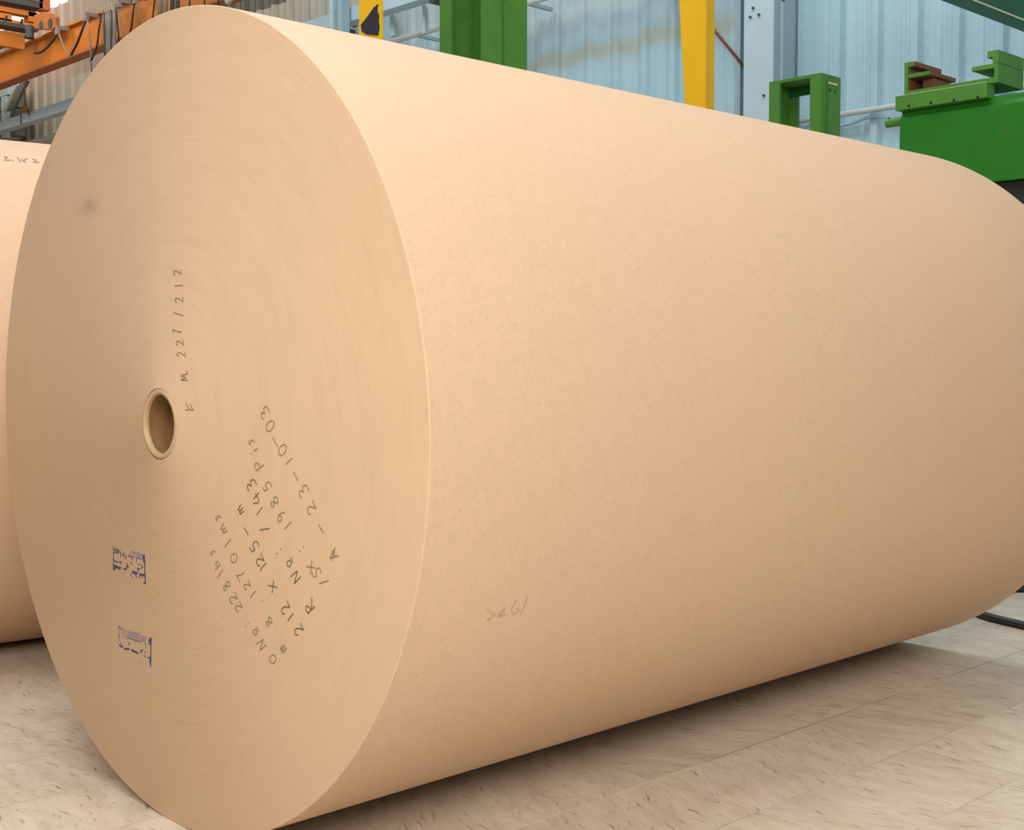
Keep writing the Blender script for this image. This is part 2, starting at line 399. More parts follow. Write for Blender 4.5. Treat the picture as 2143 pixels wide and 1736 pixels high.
# the column of figures above the core      (crop origin 250,500 ; scale 3.858)
GL = {
 '0': [[(.5,1),(.15,.8),(.1,.35),(.4,0),(.8,.2),(.9,.7),(.5,1)]], 'O': [[(.5,.9),(.1,.6),(.2,.1),(.6,0),(.95,.4),(.8,.85),(.4,.92)]],
 '1': [[(.5,1),(.52,.5),(.5,0)]], '2': [[(.12,.78),(.4,1),(.8,.85),(.7,.5),(.1,.03)],[(.1,.03),(.5,.06),(.95,.0)]],
 '3': [[(.15,.92),(.5,1),(.8,.8),(.4,.55)],[(.4,.55),(.85,.4),(.7,.05),(.1,.02)]], '4': [[(.45,1),(.1,.4),(.9,.38)],[(.7,.75),(.66,0)]],
 '5': [[(.85,1),(.3,.97)],[(.3,.97),(.2,.55)],[(.2,.55),(.7,.62),(.85,.25),(.5,0),(.08,.08)]], '7': [[(.1,.95),(.9,1)],[(.9,1),(.5,.5),(.35,0)]],
 '8': [[(.75,.8),(.45,1),(.2,.78),(.5,.52),(.85,.25),(.5,0),(.12,.22),(.5,.52),(.75,.8)]], '9': [[(.8,.75),(.45,1),(.15,.75),(.4,.5),(.8,.72)],[(.8,.78),(.72,.4),(.4,0)]],
 '-': [[(0,.5),(1,.55)]], '/': [[(.2,0),(.8,1)]], ':': [[(.45,.12),(.52,.25)],[(.45,.70),(.52,.83)]], '.': [[(.44,.0),(.54,.09)]],
 'A': [[(.0,.0),(.5,1)],[(.5,1),(.9,0)],[(.1,.35),(1,.45)],[(.1,.9),(.8,.1)]], 'N': [[(.0,.0),(.12,1)],[(.12,1),(.7,.05)],[(.7,.05),(.95,1.05)]],
 'o': [[(.5,.5),(.2,.35),(.3,.05),(.7,.1),(.75,.4),(.5,.5)],[(.2,-.15),(.8,-.15)]], 'R': [[(.15,0),(.2,1)],[(.0,.9),(.5,1.1),(.85,.8),(.2,.5)],[(.2,.5),(.6,.2),(1.1,-.1)]],
 'S': [[(.9,.9),(.4,1),(.15,.7),(.7,.4),(.6,0),(.0,.08)]], 'x': [[(.05,.8),(.5,.4),(.9,.0)],[(.95,.85),(.5,.4),(.1,.0)]],
 '#': [[(.2,0),(.4,1)],[(.6,0),(.75,1)],[(.0,.35),(1,.4)],[(.05,.7),(1,.75)]], 'P': [[(.15,0),(.2,1)],[(.2,1),(.8,.95),(.7,.55),(.2,.5)]],
 'm': [[(.0,.0),(.05,.6)],[(.05,.5),(.3,.62),(.4,.0)],[(.42,.45),(.7,.62),(.85,.0)]], 'M': [[(-.3,.1),(-.15,.9),(.2,.25),(.55,.85),(.9,.0),(1.3,.15)]],
 'i': [[(.5,.55),(.5,.0)],[(.5,.8),(.52,.88)]], 's': [[(.75,.6),(.3,.62),(.65,.3),(.2,.0)]], 'l': [[(.4,1),(.45,0)]], 'b': [[(.2,1),(.22,0)],[(.22,.1),(.7,.1),(.7,.5),(.22,.5)]],
 'F': [[(.0,.1),(1.0,.35)],[(.0,.55),(1.1,.8)],[(-.15,.0),(-.05,.5),(-.2,1.0)]]}
rw = random.Random(11)
def line(chars, d, up, w, h, off, sc, mat, pen, parent, label=None):
    """hand-written characters, each placed on its own measured spot (centre)"""
    st = []
    for ch, cx_, cy_ in chars:
        kx = rw.uniform(.88, 1.12); ky = rw.uniform(.9, 1.12); sk = rw.uniform(-.12, .12)
        for g in GL[ch]:
            q = []
            for gx_, gy_ in g:
                a_ = ((gx_-.5)*kx + sk*(gy_-.5))*w; b_ = (gy_-.5)*ky*h
                q.append((cx_ + d[0]*a_ + up[0]*b_, cy_ + d[1]*a_ + up[1]*b_))
            st.append(q)
    return writing('handwriting', st, off, sc, mat, pen, parent, label=label)
UPA = (-1, .06); DA = (-.12, -1)
line([('F',560,1350),('M',518,1105),('2',497,930),('2',487,838),('7',466,745),('/',475,606),('2',480,490),('1',478,376),('2',466,270)],
     DA, UPA, 46, 66, (250,500), 3.858, M_PENCIL, .0015, roll, 'pencil figures running up beside the core')
D = (-.43, -.90); U = (-.66, .75); O_ = (380, 820); SC = 2.893
line([('A',918,985),('-',845,828),('2',785,705),('3',738,600),('-',692,510),('1',650,420),('0',610,350),('-',567,300),('0',535,205),('3',503,125)], D, U, 60, 62, O_, SC, M_PENCIL, .0015, roll)
line([('/',862,1150),('S',815,1090),('x',780,1065),(':',725,950),('1',643,808),('9',603,750),('8',560,665),('5',517,572),('P',467,440),('i',438,360),('s',415,305)], D, U, 58, 62, O_, SC, M_PENCIL, .0015, roll)
line([('R',778,1300),('N',690,1115),('o',640,1050),(':',588,965),('/',502,830),('1',472,720),('4',452,645),('3',422,562)], D, U, 62, 62, O_, SC, M_PENCIL_D, .0016, roll)
line([('2',708,1440),('1',660,1362),('2',628,1310),('x',548,1180),('1',492,1058),('2',474,1020),('5',440,935),('-',392,842),('m',350,715)], D, U, 58, 58, O_, SC, M_PENCIL_D, .0016, roll)
line([('#',615,1555),('8',528,1390),('.',472,1280),('1',432,1224),('2',395,1172),('7',358,1108),('0',315,1005),('1',280,914),('m',246,830),('s',214,765)], D, U, 54, 50, O_, SC, M_PENCIL, .0015, roll)
line([('O',550,1620),('N',482,1525),('o',435,1462),(':',396,1405),('2',345,1302),('2',312,1250),('8',270,1173),('l',232,1095),('b',210,1048),('s',182,975)], D, U, 50, 50, O_, SC, M_PENCIL, .0015, roll)
# faint number on the curved side            (crop origin 950,1200 ; scale 8.572)
nsid = lambda p: Vector((p.x-CX, 0, p.z-CZ)).normalized()
SD = [[(605,655),(650,690),(712,720),(710,745),(660,805),(590,840)],[(910,620),(905,650),(815,720),(935,735)],[(785,768),(850,770),(900,735)],
      [(1125,465),(1090,540),(1040,650),(1090,720),(1150,680),(1160,630),(1110,630)],[(1318,395),(1300,500),(1250,620),(1195,745)]]
writing('handwriting', SD, (950,1200), 8.572, M_PENCIL_L, .0022, roll, on_side, nsid, label='faint pencil number on the curved side')
# number on the second roll                  (crop origin 0,150 ; scale 8.265)
ap2 = Vector((b2.x, b2.y, R2)); pr2 = lambda x, y: on_side(x, y, .0006, ap2, ax, R2)
def n2(p): q = p - ap2; q -= ax*q.dot(ax); return q.normalized()
S2 = [[(70,1478),(100,1465),(130,1478),(100,1505),(85,1525),(140,1535),(180,1520),(230,1542)],[(300,1470),(325,1510),(345,1560)],
      [(375,1510),(400,1540),(455,1565)],[(410,1540),(440,1510),(485,1500)],[(560,1520),(600,1515),(625,1535),(600,1555),(570,1560)],[(600,1560),(640,1575),(675,1558)]]
writing('handwriting', S2, (0,150), 8.265, M_PENCIL, .0028, roll2, pr2, n2, label='pencil number near the top')

# blue stamps: an inked rule, lettering strokes, smeared fill   (crop origin 200,1120 ; scale 5.7875)
def stamp(solid, faded, label):
    m = M(); m2 = M()
    for q, mm in ((solid, m), (faded, m2)):
        for poly in q:
            pts = [on_face(200 + x/5.7875, 1120 + y/5.7875, .0006 if mm is m else .0004) for x, y in poly]
            mm.add(pts, [tuple(range(len(pts)))])
    org = Vector(roll.location)
    def mk(name, mm, mat, par):
        me = bpy.data.meshes.new(name); me.from_pydata([v - org for v in mm.v], [], mm.f); me.materials.append(mat)
        o = bpy.data.objects.new(name, me); COL.objects.link(o); o.parent = par; return o
    a = mk('ink_stamp', m, M_INK, roll); a['label'] = label
    mk('faded_ink', m2, M_INK_L, a)
def bar(x0, y0, x1, y1, w):
    dx, dy = x1-x0, y1-y0; l = math.hypot(dx, dy); nx_, ny_ = -dy/l*w/2, dx/l*w/2
    return [(x0+nx_, y0+ny_), (x1+nx_, y1+ny_), (x1-nx_, y1-ny_), (x0-nx_, y0-ny_)]
rs = random.Random(3)
s1 = [bar(586,225,602,590,9), bar(577,240,590,330,20), bar(213,130,214,430,5), bar(215,165,290,190,8), bar(218,205,285,215,8), bar(240,155,230,215,8), bar(262,160,258,210,7), bar(280,175,275,210,8), bar(303,190,303,265,6),
      bar(333,215,338,250,14), bar(368,230,370,280,6), bar(395,240,425,262,13), bar(440,250,470,270,7), bar(490,265,560,290,6), bar(440,255,438,300,6), bar(500,268,495,315,6),
      bar(215,300,262,325,12), bar(262,325,308,318,9), bar(308,318,300,345,9), bar(220,372,300,400,30), bar(235,395,225,425,6), bar(212,345,225,425,9),
      bar(378,335,378,350,14), bar(372,365,392,385,16), bar(392,378,360,412,12), bar(330,402,368,418,14), bar(425,325,438,350,10),
      bar(440,440,505,462,28), bar(528,470,595,485,26), bar(512,345,560,365,6), bar(560,365,575,385,7), bar(545,405,572,375,9), bar(500,395,545,412,8), bar(508,400,515,440,7), bar(475,470,500,515,7), bar(530,480,528,525,6), bar(560,480,558,520,6), bar(580,570,600,580,18)]
f1 = [bar(420,205,560,240,34), bar(480,262,580,285,20), bar(215,225,222,262,8), bar(345,255,360,290,8), bar(415,460,445,520,8)]
s2 = [bar(670,1240,665,1590,9), bar(640,1270,672,1290,14), bar(655,1240,660,1320,16), bar(278,1100,292,1125,10), bar(285,1325,330,1355,18), bar(345,1372,405,1378,20), bar(430,1385,515,1430,20), bar(395,1330,405,1300,6),
      bar(405,1300,412,1325,6), bar(545,1385,572,1400,16), bar(530,1410,560,1415,8), bar(602,1395,600,1430,6), bar(590,1450,600,1475,8), bar(630,1480,672,1480,14), bar(655,1470,660,1560,10), bar(380,1235,540,1290,9), bar(280,1210,290,1240,6), bar(305,1290,307,1318,4), bar(600,1300,612,1350,6)]
f2 = [bar(385,1185,535,1230,66), bar(550,1245,605,1265,66), bar(280,1120,330,1140,20), bar(340,1140,372,1160,14), bar(325,1150,323,1240,7), bar(290,1150,288,1220,7), bar(355,1150,352,1225,9), bar(278,1110,278,1290,3), bar(635,1300,645,1335,14), bar(560,1450,600,1465,6), bar(370,1220,365,1265,6), bar(470,1280,468,1310,5), bar(540,1285,538,1320,6)]
for _ in range(14):
    x = rs.uniform(380, 620); y = 1450 + (x-380)*.28 + rs.uniform(0, 60); f2.append(bar(x, y, x+rs.uniform(3, 8), y+rs.uniform(3, 8), 6))
stamp(s1, f1, 'upper blue ink stamp'); stamp(s2, f2, 'lower blue ink stamp, more smeared')

# ------------------------------------------------------------------ floor and back wall
WY = 7.0
fm = M(); fm.box(-21, 6, -6, WY+.3, -.1, 0); struct(fm.build('floor', floor_mat(), origin=(0,0,0)))
def sheet(name, x0, x1, z0, z1, mat, pitch=.26, dep=.034, y=WY):
    prof = [(0, 0), (.105, 0), (.118, .010), (.132, .010), (.145, 0), (.175, 0), (.193, -dep), (.237, -dep), (.255, 0)]
    pts = []; x = x0
    while x < x1:
        pts += [(x + a*pitch/.26, y + b) for a, b in prof]; x += pitch
    pts.append((x, y)); vs = []; n = len(pts)
    zs = [z0, z1]
    for z in zs: vs += [(px, py, z) for px, py in pts]
    vs += [(px, y+.06, z0) for px, _ in pts] + [(px, y+.06, z1) for px, _ in pts]
    fs = [(i, i+1, n+i+1, n+i) for i in range(n-1)] + [(2*n+i+1, 2*n+i, 3*n+i, 3*n+i+1) for i in range(n-1)]
    fs += [(n+i, n+i+1, 3*n+i+1, 3*n+i) for i in range(n-1)] + [(i+1, i, 2*n+i, 2*n+i+1) for i in range(n-1)]
    fs += [(0, n, 3*n, 2*n), (n-1, 3*n-1, 4*n-1, 2*n-1)]
    m = M(); m.add(vs, fs); return m.build(name, mat)
k = Nt('pale_blue_cladding'); o = k.obj
g = k.n('ShaderNodeNewGeometry').outputs['Position']; sp = k.n('ShaderNodeSeparateXYZ'); k.l(g, sp.inputs[0])
streak = k.noise(k.scaled(g, (9, 9, .35)), 1.0, 5, .6); fine = k.noise(g, 26, 4, .6); big = k.noise(g, .9, 3)
c = k.ramp(streak, [(.3, (.25, .44, .54)), (.5, (.34, .53, .62)), (.7, (.43, .60, .68))])
c = k.mix(.5, c, k.ramp(fine, [(.3, (.31, .48, .56)), (.7, (.41, .57, .65))]))
# weathering bands that keep their own shape: damp line and old paint line along the girts
wob = k.math('MULTIPLY', k.math('SUBTRACT', k.noise(k.scaled(g, (3, 3, 1)), 1.0, 3), .5), .22)
zz = k.math('ADD', sp.outputs[2], wob)
def band(z, w, amt):
    d = k.math('DIVIDE', k.math('SUBTRACT', zz, z), w); return k.math('MULTIPLY', k.math('POWER', 2.718, k.math('MULTIPLY', k.math('MULTIPLY', d, d), -1)), amt)
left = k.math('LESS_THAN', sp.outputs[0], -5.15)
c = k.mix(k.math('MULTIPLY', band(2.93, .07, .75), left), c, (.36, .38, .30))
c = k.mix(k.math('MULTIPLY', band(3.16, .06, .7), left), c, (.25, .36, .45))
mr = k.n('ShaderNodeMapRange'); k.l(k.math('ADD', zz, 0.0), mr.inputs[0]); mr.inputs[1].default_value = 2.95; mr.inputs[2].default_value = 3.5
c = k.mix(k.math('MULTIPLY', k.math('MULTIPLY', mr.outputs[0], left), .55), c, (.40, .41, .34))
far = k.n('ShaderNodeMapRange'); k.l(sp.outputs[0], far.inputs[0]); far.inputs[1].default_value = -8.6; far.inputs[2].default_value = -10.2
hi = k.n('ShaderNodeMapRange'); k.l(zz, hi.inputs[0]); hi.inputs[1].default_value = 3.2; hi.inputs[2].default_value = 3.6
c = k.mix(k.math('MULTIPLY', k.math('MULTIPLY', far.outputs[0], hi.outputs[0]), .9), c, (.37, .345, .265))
k.col(c); k.b.inputs['Roughness'].default_value = .42; k.bump(fine, .15, .004); m_clad = k.m
k = Nt('upper_cladding_glow_shade'); g = k.n('ShaderNodeNewGeometry').outputs['Position']; sp = k.n('ShaderNodeSeparateXYZ'); k.l(g, sp.inputs[0])
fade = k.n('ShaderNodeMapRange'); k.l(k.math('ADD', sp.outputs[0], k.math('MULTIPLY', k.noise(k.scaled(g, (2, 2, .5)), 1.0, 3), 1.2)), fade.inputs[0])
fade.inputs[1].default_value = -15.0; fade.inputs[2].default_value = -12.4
up = k.mix(fade.outputs[0], (.50, .41, .33), (.10, .105, .075))  # glow at the left and shade to the right painted into the colour
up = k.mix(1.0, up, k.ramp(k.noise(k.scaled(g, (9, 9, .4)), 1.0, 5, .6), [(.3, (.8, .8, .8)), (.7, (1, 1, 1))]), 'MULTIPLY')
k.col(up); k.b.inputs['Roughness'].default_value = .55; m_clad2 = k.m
struct(sheet('wall_back', -20.5, 1.0, 0, 4.08, m_clad))
struct(sheet('wall_back_upper', -20.5, 1.0, 4.08, P(100, 22, Y=WY).z, m_clad2))  # separate sheet for the painted shade above the wall's shadow line
k = Nt('translucent_daylight_panel'); k.b.inputs['Base Color'].default_value = (.9, .92, .95, 1)
k.b.inputs['Emission Color'].default_value = (1, .98, .96, 1); k.b.inputs['Emission Strength'].default_value = 1.6
wz = P(100, 22, Y=WY).z
struct(M().box(-20.5, -8.5, WY+.0, WY+.03, wz+.002, wz+1.3).build('window_1', k.m))
# rendered masonry at the far left, below the pipe
mz = P(84, 287, Y=6.86).z
m_mas = paint('pink_grey_masonry', (.42, .31, .27), .8, .35, 9, bump=.8)
struct(M().box(-20.5, -11.6, 6.86, 6.96, 0, mz).build('wall_back_masonry', m_mas))
def fb(m, x0, x1, yt, yb, Y0, Y1, at=None):
    """box whose front face lies in plane Y=Y0, spans px x0..x1, heights read at px `at`"""
    at = x0 if at is None else at
    a = P(x0, yt, Y=Y0); b = P(x1, yt, Y=Y0); t = P(at, yt, Y=Y0); u = P(at, yb, Y=Y0)
    return m.box(a.x, b.x, Y0, Y1, u.z, t.z)

# blue-grey steel wall column with a bolted cover strip
cx0 = P(1555, 300, Y=6.72).x; cx1 = P(1616, 300, Y=6.72).x
col = thing('steel_column', ((cx0+cx1)/2, 6.84, 0), 'pale blue steel column standing against the corrugated wall', 'column')
m = M(); m.box(cx0, cx1, 6.72, 6.732, 0, 5.1); m.build('front_flange', M_STEEL, col)
m = M(); m.box(cx1-.02-.09, cx1-.10+.0, 6.732, 6.93, 0, 5.1); m.build('web', M_STEEL_D, col)
m = M(); m.box(cx1-.012, cx1, 6.732, 6.96, 0, 5.1); m.build('side_plate', M_STEEL_D, col)
m = M(); m.box(cx1, cx1+.008, 6.80, 6.815, 0, 5.1); m.build('seam_bead', M_STEEL, col)
m = M()
for (x, y) in ((1577, 17), (1571, 36), (1589, 31), (1599, 200), (1640, 1)):
    q = P(x, y, Y=6.72); m.tube([(q.x, 6.722, q.z), (q.x, 6.708, q.z)], .008, 8)
m.build('bolt', M_DARKST, col)

# flat-plate tapered yellow column
yc = 5.5
q0 = P(1421, 0, Y=yc); q1 = P(1433, 217, Y=yc); qr = P(1477, 100, Y=yc).x
sl = (q1.x-q0.x)/(q1.z-q0.z)
zt, zm = 4.3, 1.2
xl = lambda z: q0.x + sl*(z-q0.z)
ycol = thing('yellow_post', ((q1.x+qr)/2, yc, 0), 'plain yellow tapered steel post in front of the blue wall', 'post', 'yellow posts')
m = M(); m.prism([(xl(zm), 0), (qr, 0), (qr, zt), (xl(zt), zt), (xl(zm), zm)], yc, yc+.018); m.build('face_plate', M_YELLOW, ycol, bevel=.002)
m = M(); xm = (xl(zm)+qr)/2; m.box(xm-.008, xm+.008, yc+.018, yc+.11, 0, zt); m.build('web', M_YELLOW, ycol)
m = M(); m.box(xl(zm)-.05, qr+.05, yc-.06, yc+.16, 0, .015); m.build('base_plate', M_YELLOW, ycol)

# yellow and black hazard post
yh = 5.2
hx0 = P(751, 30, Y=yh).x; hx1 = P(797, 30, Y=yh).x
hz = thing('hazard_post', ((hx0+hx1)/2, yh, 0), 'yellow post with a ragged black hazard stripe, left of the tall green frame', 'post', 'yellow posts')
m = M(); m.box(hx0, hx1, yh, yh+.02, 0, 4.4); m.build('face_plate', M_YELLOW, hz, bevel=.002)
m = M(); m.box((hx0+hx1)/2-.008, (hx0+hx1)/2+.008, yh+.02, yh+.1, 0, 4.4); m.build('web', M_YELLOW, hz)
m = M(); m.box(hx0-.05, hx1+.05, yh-.06, yh+.15, 0, .015); m.build('base_plate', M_YELLOW, hz)
for dz in (0, -.42, -.84, -1.26, .42):
    m = M(); pl = []
    for (x, y) in ((755, 52), (768, 36), (781, 17), (791, 8), (789, 22), (793, 32), (792, 45), (794, 55), (791, 74), (780, 73), (768, 72), (757, 66)):
        q = P(x, y, Y=yh-.003); pl.append((q.x, q.z+dz))
    m.prism(pl, yh-.004, yh+.001); m.build('hazard_stripe', M_BLACK, hz)

# ------------------------------------------------------------------ green frames
def portal(name, Y0, x0, xa, xb, x1, xs, ytop, at, label, tall=None, topband=9):
    """two channel posts that face each other under a thin top plate"""
    X0 = P(x0, 200, Y=Y0).x; Xa = P(xa, 200, Y=Y0).x; Xb = P(xb, 200, Y=Y0).x; X1 = P(x1, 200, Y=Y0).x
    d = ray(xs, 200); dep = X1*d.y/d.x - Y0            # depth from where the far side edge shows
    Zt = P(at, ytop, Y=Y0).z if tall is None else tall
    th = .012
    t = thing(name, ((X0+X1)/2, Y0+dep/2, 0), label, 'frame', 'green steel portal frames')
    m = M(); m.box(X0, X0+th, Y0, Y0+dep, 0, Zt-th); m.box(X0+th, Xa, Y0, Y0+th, 0, Zt-th); m.box(X0+th, Xa, Y0+dep-th, Y0+dep, 0, Zt-th)
    m.build('channel_post', M_GREEN2, t)
    m = M(); m.box(X1-th, X1, Y0, Y0+dep, 0, Zt-th); m.box(Xb, X1-th, Y0, Y0+th, 0, Zt-th); m.box(Xb, X1-th, Y0+dep-th, Y0+dep, 0, Zt-th)
    m.build('channel_post', M_GREEN2, t)
    m = M(); m.box(X0, X1, Y0, Y0+dep, Zt-th, Zt); m.build('top_plate', M_GREEN2, t)
    m = M(); m.box(X0-.03, X1+.03, Y0-.03, Y0+dep+.03, 0, .012); m.build('foot_plate', M_GREEN2, t)
    m = M(); yy = Y0+dep*.30; m.tube([(X1+.001, yy, .1), (X1+.001, yy, Zt-.03)], .0035, 6); m.build('weld_seam', M_GREEN, t)
    return t, X0, Xa, Xb, X1, dep, Zt
t, X0, Xa, Xb, X1, dep, Zt = portal('portal_frame', 4.5, 1609.5, 1632, 1695, 1718, 1759, 152, 1718, 'low green steel frame, open at the top centre, in front of the pale column')
m = M(); m.box(X1, X1+.003, 4.5+dep*.35, 4.5+dep*.80, Zt-.037, Zt-.029); m.build('slot_mark', M_CREAM, t)
m = M()
for f_ in (.45, .72): m.tube([(X1-.002, 4.5+dep*f_, Zt-.06), (X1+.004, 4.5+dep*f_, Zt-.06)], .006, 8)
m.build('bolt', M_GREEN_DK, t)
m = M(); m.box(X0+.0125, X1-.0125, 4.5+dep-.019, 4.5+dep-.0125, Zt-.05, Zt-.0125); m.build('rear_tie', M_GREEN_DK, t)
portal('portal_frame', 3.5, 920.5, 944, 1006, 1030, 1103, 0, 925, 'tall green steel frame rising out of view behind the middle of the big roll', tall=2.75)

# ------------------------------------------------------------------ green machine at the right
Y0 = 3.9
zc = lambda x, y: P(x, y, Y=Y0).z
xc = lambda x: P(x, 250, Y=Y0).x
mach = thing('green_machine', (xc(1950), Y0+.2, 0), 'green machine with a bolted rail and notched saddle, far right above the roll', 'machine')
bx0 = xc(1882.5); bx1 = bx0 + 1.35
zb = zc(2084, 379.5); zcre = zc(1885, 248); ztop = zc(2100, 196)
m = M(); m.prismx([(Y0, zb), (Y0, zcre), (Y0+.012, zcre+.012), (Y0+.016, ztop), (Y0+.34, ztop), (Y0+.34, zb)], bx0, bx1); m.build('housing', M_GREEN, mach, bevel=.004)
m = M(); m.box(bx0+.30, bx1-.02, Y0+.02, Y0+.30, zb-.045, zb-.002); m.build('underside_strip', M_HOLE, mach)  # black box along the underside of the housing
m = M(); m.box(bx1-.35, bx1-.05, Y0+.05, Y0+.29, 0, zb-.04); m.build('pedestal', M_GREEN, mach)
# rail with counterbored screws
rx0, rx1 = xc(1880.4), xc(2071); rz0, rz1 = zc(1880.4, 233.7), zc(1880.4, 204)
m = M(); m.box(rx0, rx1, Y0-.022, Y0+.03, rz0, rz1); rail = m.build('clamp_rail', M_GREEN2, mach, bevel=.0015)
m = M(); m.box(rx0, rx1, Y0-.0225, Y0-.018, rz1-.0002, rz1+.0014); sub(m, 'worn_lit_edge', M_CREAM, rail)  # cream strip paints the highlight along the rail's top edge
for (x, y) in ((1902, 221.5), (1948.5, 215.2), (1996.5, 209.5), (2046, 203.5)):
    q = P(x, y, Y=Y0-.022)
    m = M(); n = 14
    m.tube([(q.x, Y0-.0235, q.z), (q.x, Y0-.0195, q.z)], .0045, n); sub(m, 'screw', M_HOLE, rail)
# saddle with two notched jaws
dp = .175
def pf(pts): return [(P(x, y, Y=Y0).x, P(x, y, Y=Y0).z) for x, y in pts]
m = M(); X0s = xc(1891.5); X1s = xc(2087); zs0 = rz1; zs1 = zc(1899, 190.5)
m.box(X0s, X1s, Y0, Y0+dp, zs0-.001, zs1); bed = m.build('saddle_bed', M_GREEN2, mach)
for (x, y) in ((1976, 186.5), (1995, 184)):
    q = P(x, y, Y=Y0); m = M(); m.tube([(q.x, Y0-.0015, q.z), (q.x, Y0+.002, q.z)], .004, 12); sub(m, 'screw', M_HOLE, bed)
z = lambda y, x=1895: zc(x, y)
def ell(xo, xi, xf, z_lo, z_fl, z_hi):
    return [(xo, z_lo), (xi, z_lo), (xi, z_fl), (xf, z_fl), (xf, z_hi), (xo, z_hi)]
m = M(); m.prism(ell(X0s, xc(1898.8), xc(1943.5), zs1, z(164), z(156.2)), Y0, Y0+dp); m.build('left_jaw', M_GREEN2, mach)
m = M(); m.prism(ell(X0s, xc(1899), xc(1912.5), z(155.5), z(141), z(131.5)), Y0-.001, Y0+dp); m.build('left_jaw_cap', M_GREEN2, mach)
m = M()  # bare primer on the inner faces
e = .0015
m.box(xc(1898.8), xc(1898.8)+e, Y0+.006, Y0+dp-.002, zs1+.001, z(164.3)); m.box(xc(1899), xc(1899)+e, Y0+.006, Y0+dp-.002, z(155), z(141.3))
m.box(xc(1943.5), xc(1943.5)+e, Y0+.002, Y0+dp-.001, z(163.8), z(156.2)); m.box(xc(1912.5), xc(1912.5)+e, Y0+.002, Y0+dp-.001, z(140.8), z(131.7))
m.box(xc(1900), xc(1943), Y0+.004, Y0+dp-.002, z(164)-e, z(164)); m.box(xc(1900), xc(1912), Y0+.004, Y0+dp-.002, z(141)-e, z(141))
m.box(xc(1914), xc(1938), Y0+.05, Y0+dp-.02, zs1, z(166)); m.build('primer_lining', M_RUST, mach)
zr = lambda y: zc(2084, y)
m = M(); m.prism(ell(X1s, xc(2079), xc(2032), zs1, zr(141), zr(132)), Y0, Y0+dp); m.build('right_jaw', M_GREEN2, mach)
m = M(); m.prism(ell(xc(2087.6), xc(2075.5), xc(2064), zr(131.3), zr(118), zr(105)), Y0-.001, Y0+dp); m.build('right_jaw_cap', M_GREEN2, mach)
# stub shaft with a cross hole
q = P(1884, 256, Y=Y0+.12); 
sh0 = P(1856, 258, Y=Y0+.06)
m = M(); m.tube([(sh0.x, Y0+.06, sh0.z), (sh0.x+.006, Y0+.06, sh0.z), (bx0+.01, Y0+.06, sh0.z)], .0155, 18); shaft = m.build('stub_shaft', M_GREEN2, mach)
m = M(); m.tube([(sh0.x+.013, Y0+.052, sh0.z+.0145), (sh0.x+.013, Y0+.052, sh0.z+.0160)], .0035, 10); sub(m, 'cross_hole', M_HOLE, shaft)

# overhead green beam, top right: runs from the back wall towards the camera side
bX = -2.9
za = P(2061, 35.5, X=bX).z; ya = P(2061, 35.5, X=bX).y
ovb = thing('overhead_beam', (bX, 5.9, za), 'dark green overhead beam crossing the top right corner', 'beam')
bW = P(2061, 18, Z=za).x - bX
m = M(); m.box(bX, bX+bW, 4.2, 6.955, za, za+.022); m.build('bottom_flange', M_GREEN_DK, ovb)
m = M(); m.box(bX+.03, bX+bW-.012, 4.2, 6.955, za+.022, za+.30); m.build('web', M_GREEN_DK, ovb)
m = M(); m.box(bX, bX+bW+.02, 4.2, 6.955, za+.30, za+.322); m.build('top_flange', M_GREEN_DK, ovb)
m = M(); m.box(bX+bW-.001, bX+bW+.002, 4.2, 6.95, za+.014, za+.0225); m.build('worn_lit_edge', M_CREAM, ovb)

# ------------------------------------------------------------------ pipes, tray, brace on the wall
ZTR = .43*7*1.0+CAMH
def along(px, py, Y): return P(px, py, Y=Y)
tY = 6.40
zu = P(98, 225, Y=tY).z; zl = P(98, 272, Y=tY).z
tray = thing('cable_tray', (-11, tY, zl), 'pale steel cable tray on brackets running along the back wall', 'cable tray')
zb0 = P(98, 243, Y=tY).z; zb1 = P(98, 222, Y=tY).z
m = M(); m.box(-17.8, -6.75, tY, tY+.015, zb0, zb1); m.box(-17.8, -6.75, tY+.015, tY+.12, zb0, zb0+.012); m.build('side_rail', M_STEEL, tray)
xx = -13.9; 
while xx < -7:
    m = M(); m.box(xx, xx+.05, tY-.0, 6.955, zb0-.05, zb0-.001)
    m.prismx([(6.9, zb0-.05), (6.955, zb0-.05), (6.955, zb0-.32), (6.93, zb0-.32)], xx+.01, xx+.04)
    m.prismx([(tY+.12, zb0-.05), (tY+.17, zb0-.05), (6.95, zb0-.27), (6.95, zb0-.32)], xx+.01, xx+.04)
    m.build('bracket', M_DARKST, tray); xx += 1.25
for x_ in (-15.2, -13.4, -11.6): 
    m = M(); m.box(x_, x_+.03, tY-.003, tY, zb0, zb1); m.build('joint_clip', M_DARKST, tray)
zp = P(868, 73, Y=6.7).z
m = M(); m.tube([(-17.4, 6.7, zp), (-4.9, 6.7, zp)], .022, 14)
pipe = thing('wall_pipe', (-11, 6.7, zp), 'pale horizontal pipe running low along the wall above the big roll', 'pipe')
m.build('pipe', M_PIPE, pipe, smooth=True)
x_ = -16
while x_ < -5: 
    m = M(); m.box(x_, x_+.03, 6.7, 6.96, zp-.012, zp+.012); m.build('pipe_bracket', M_STEEL_D, pipe); x_ += 1.3
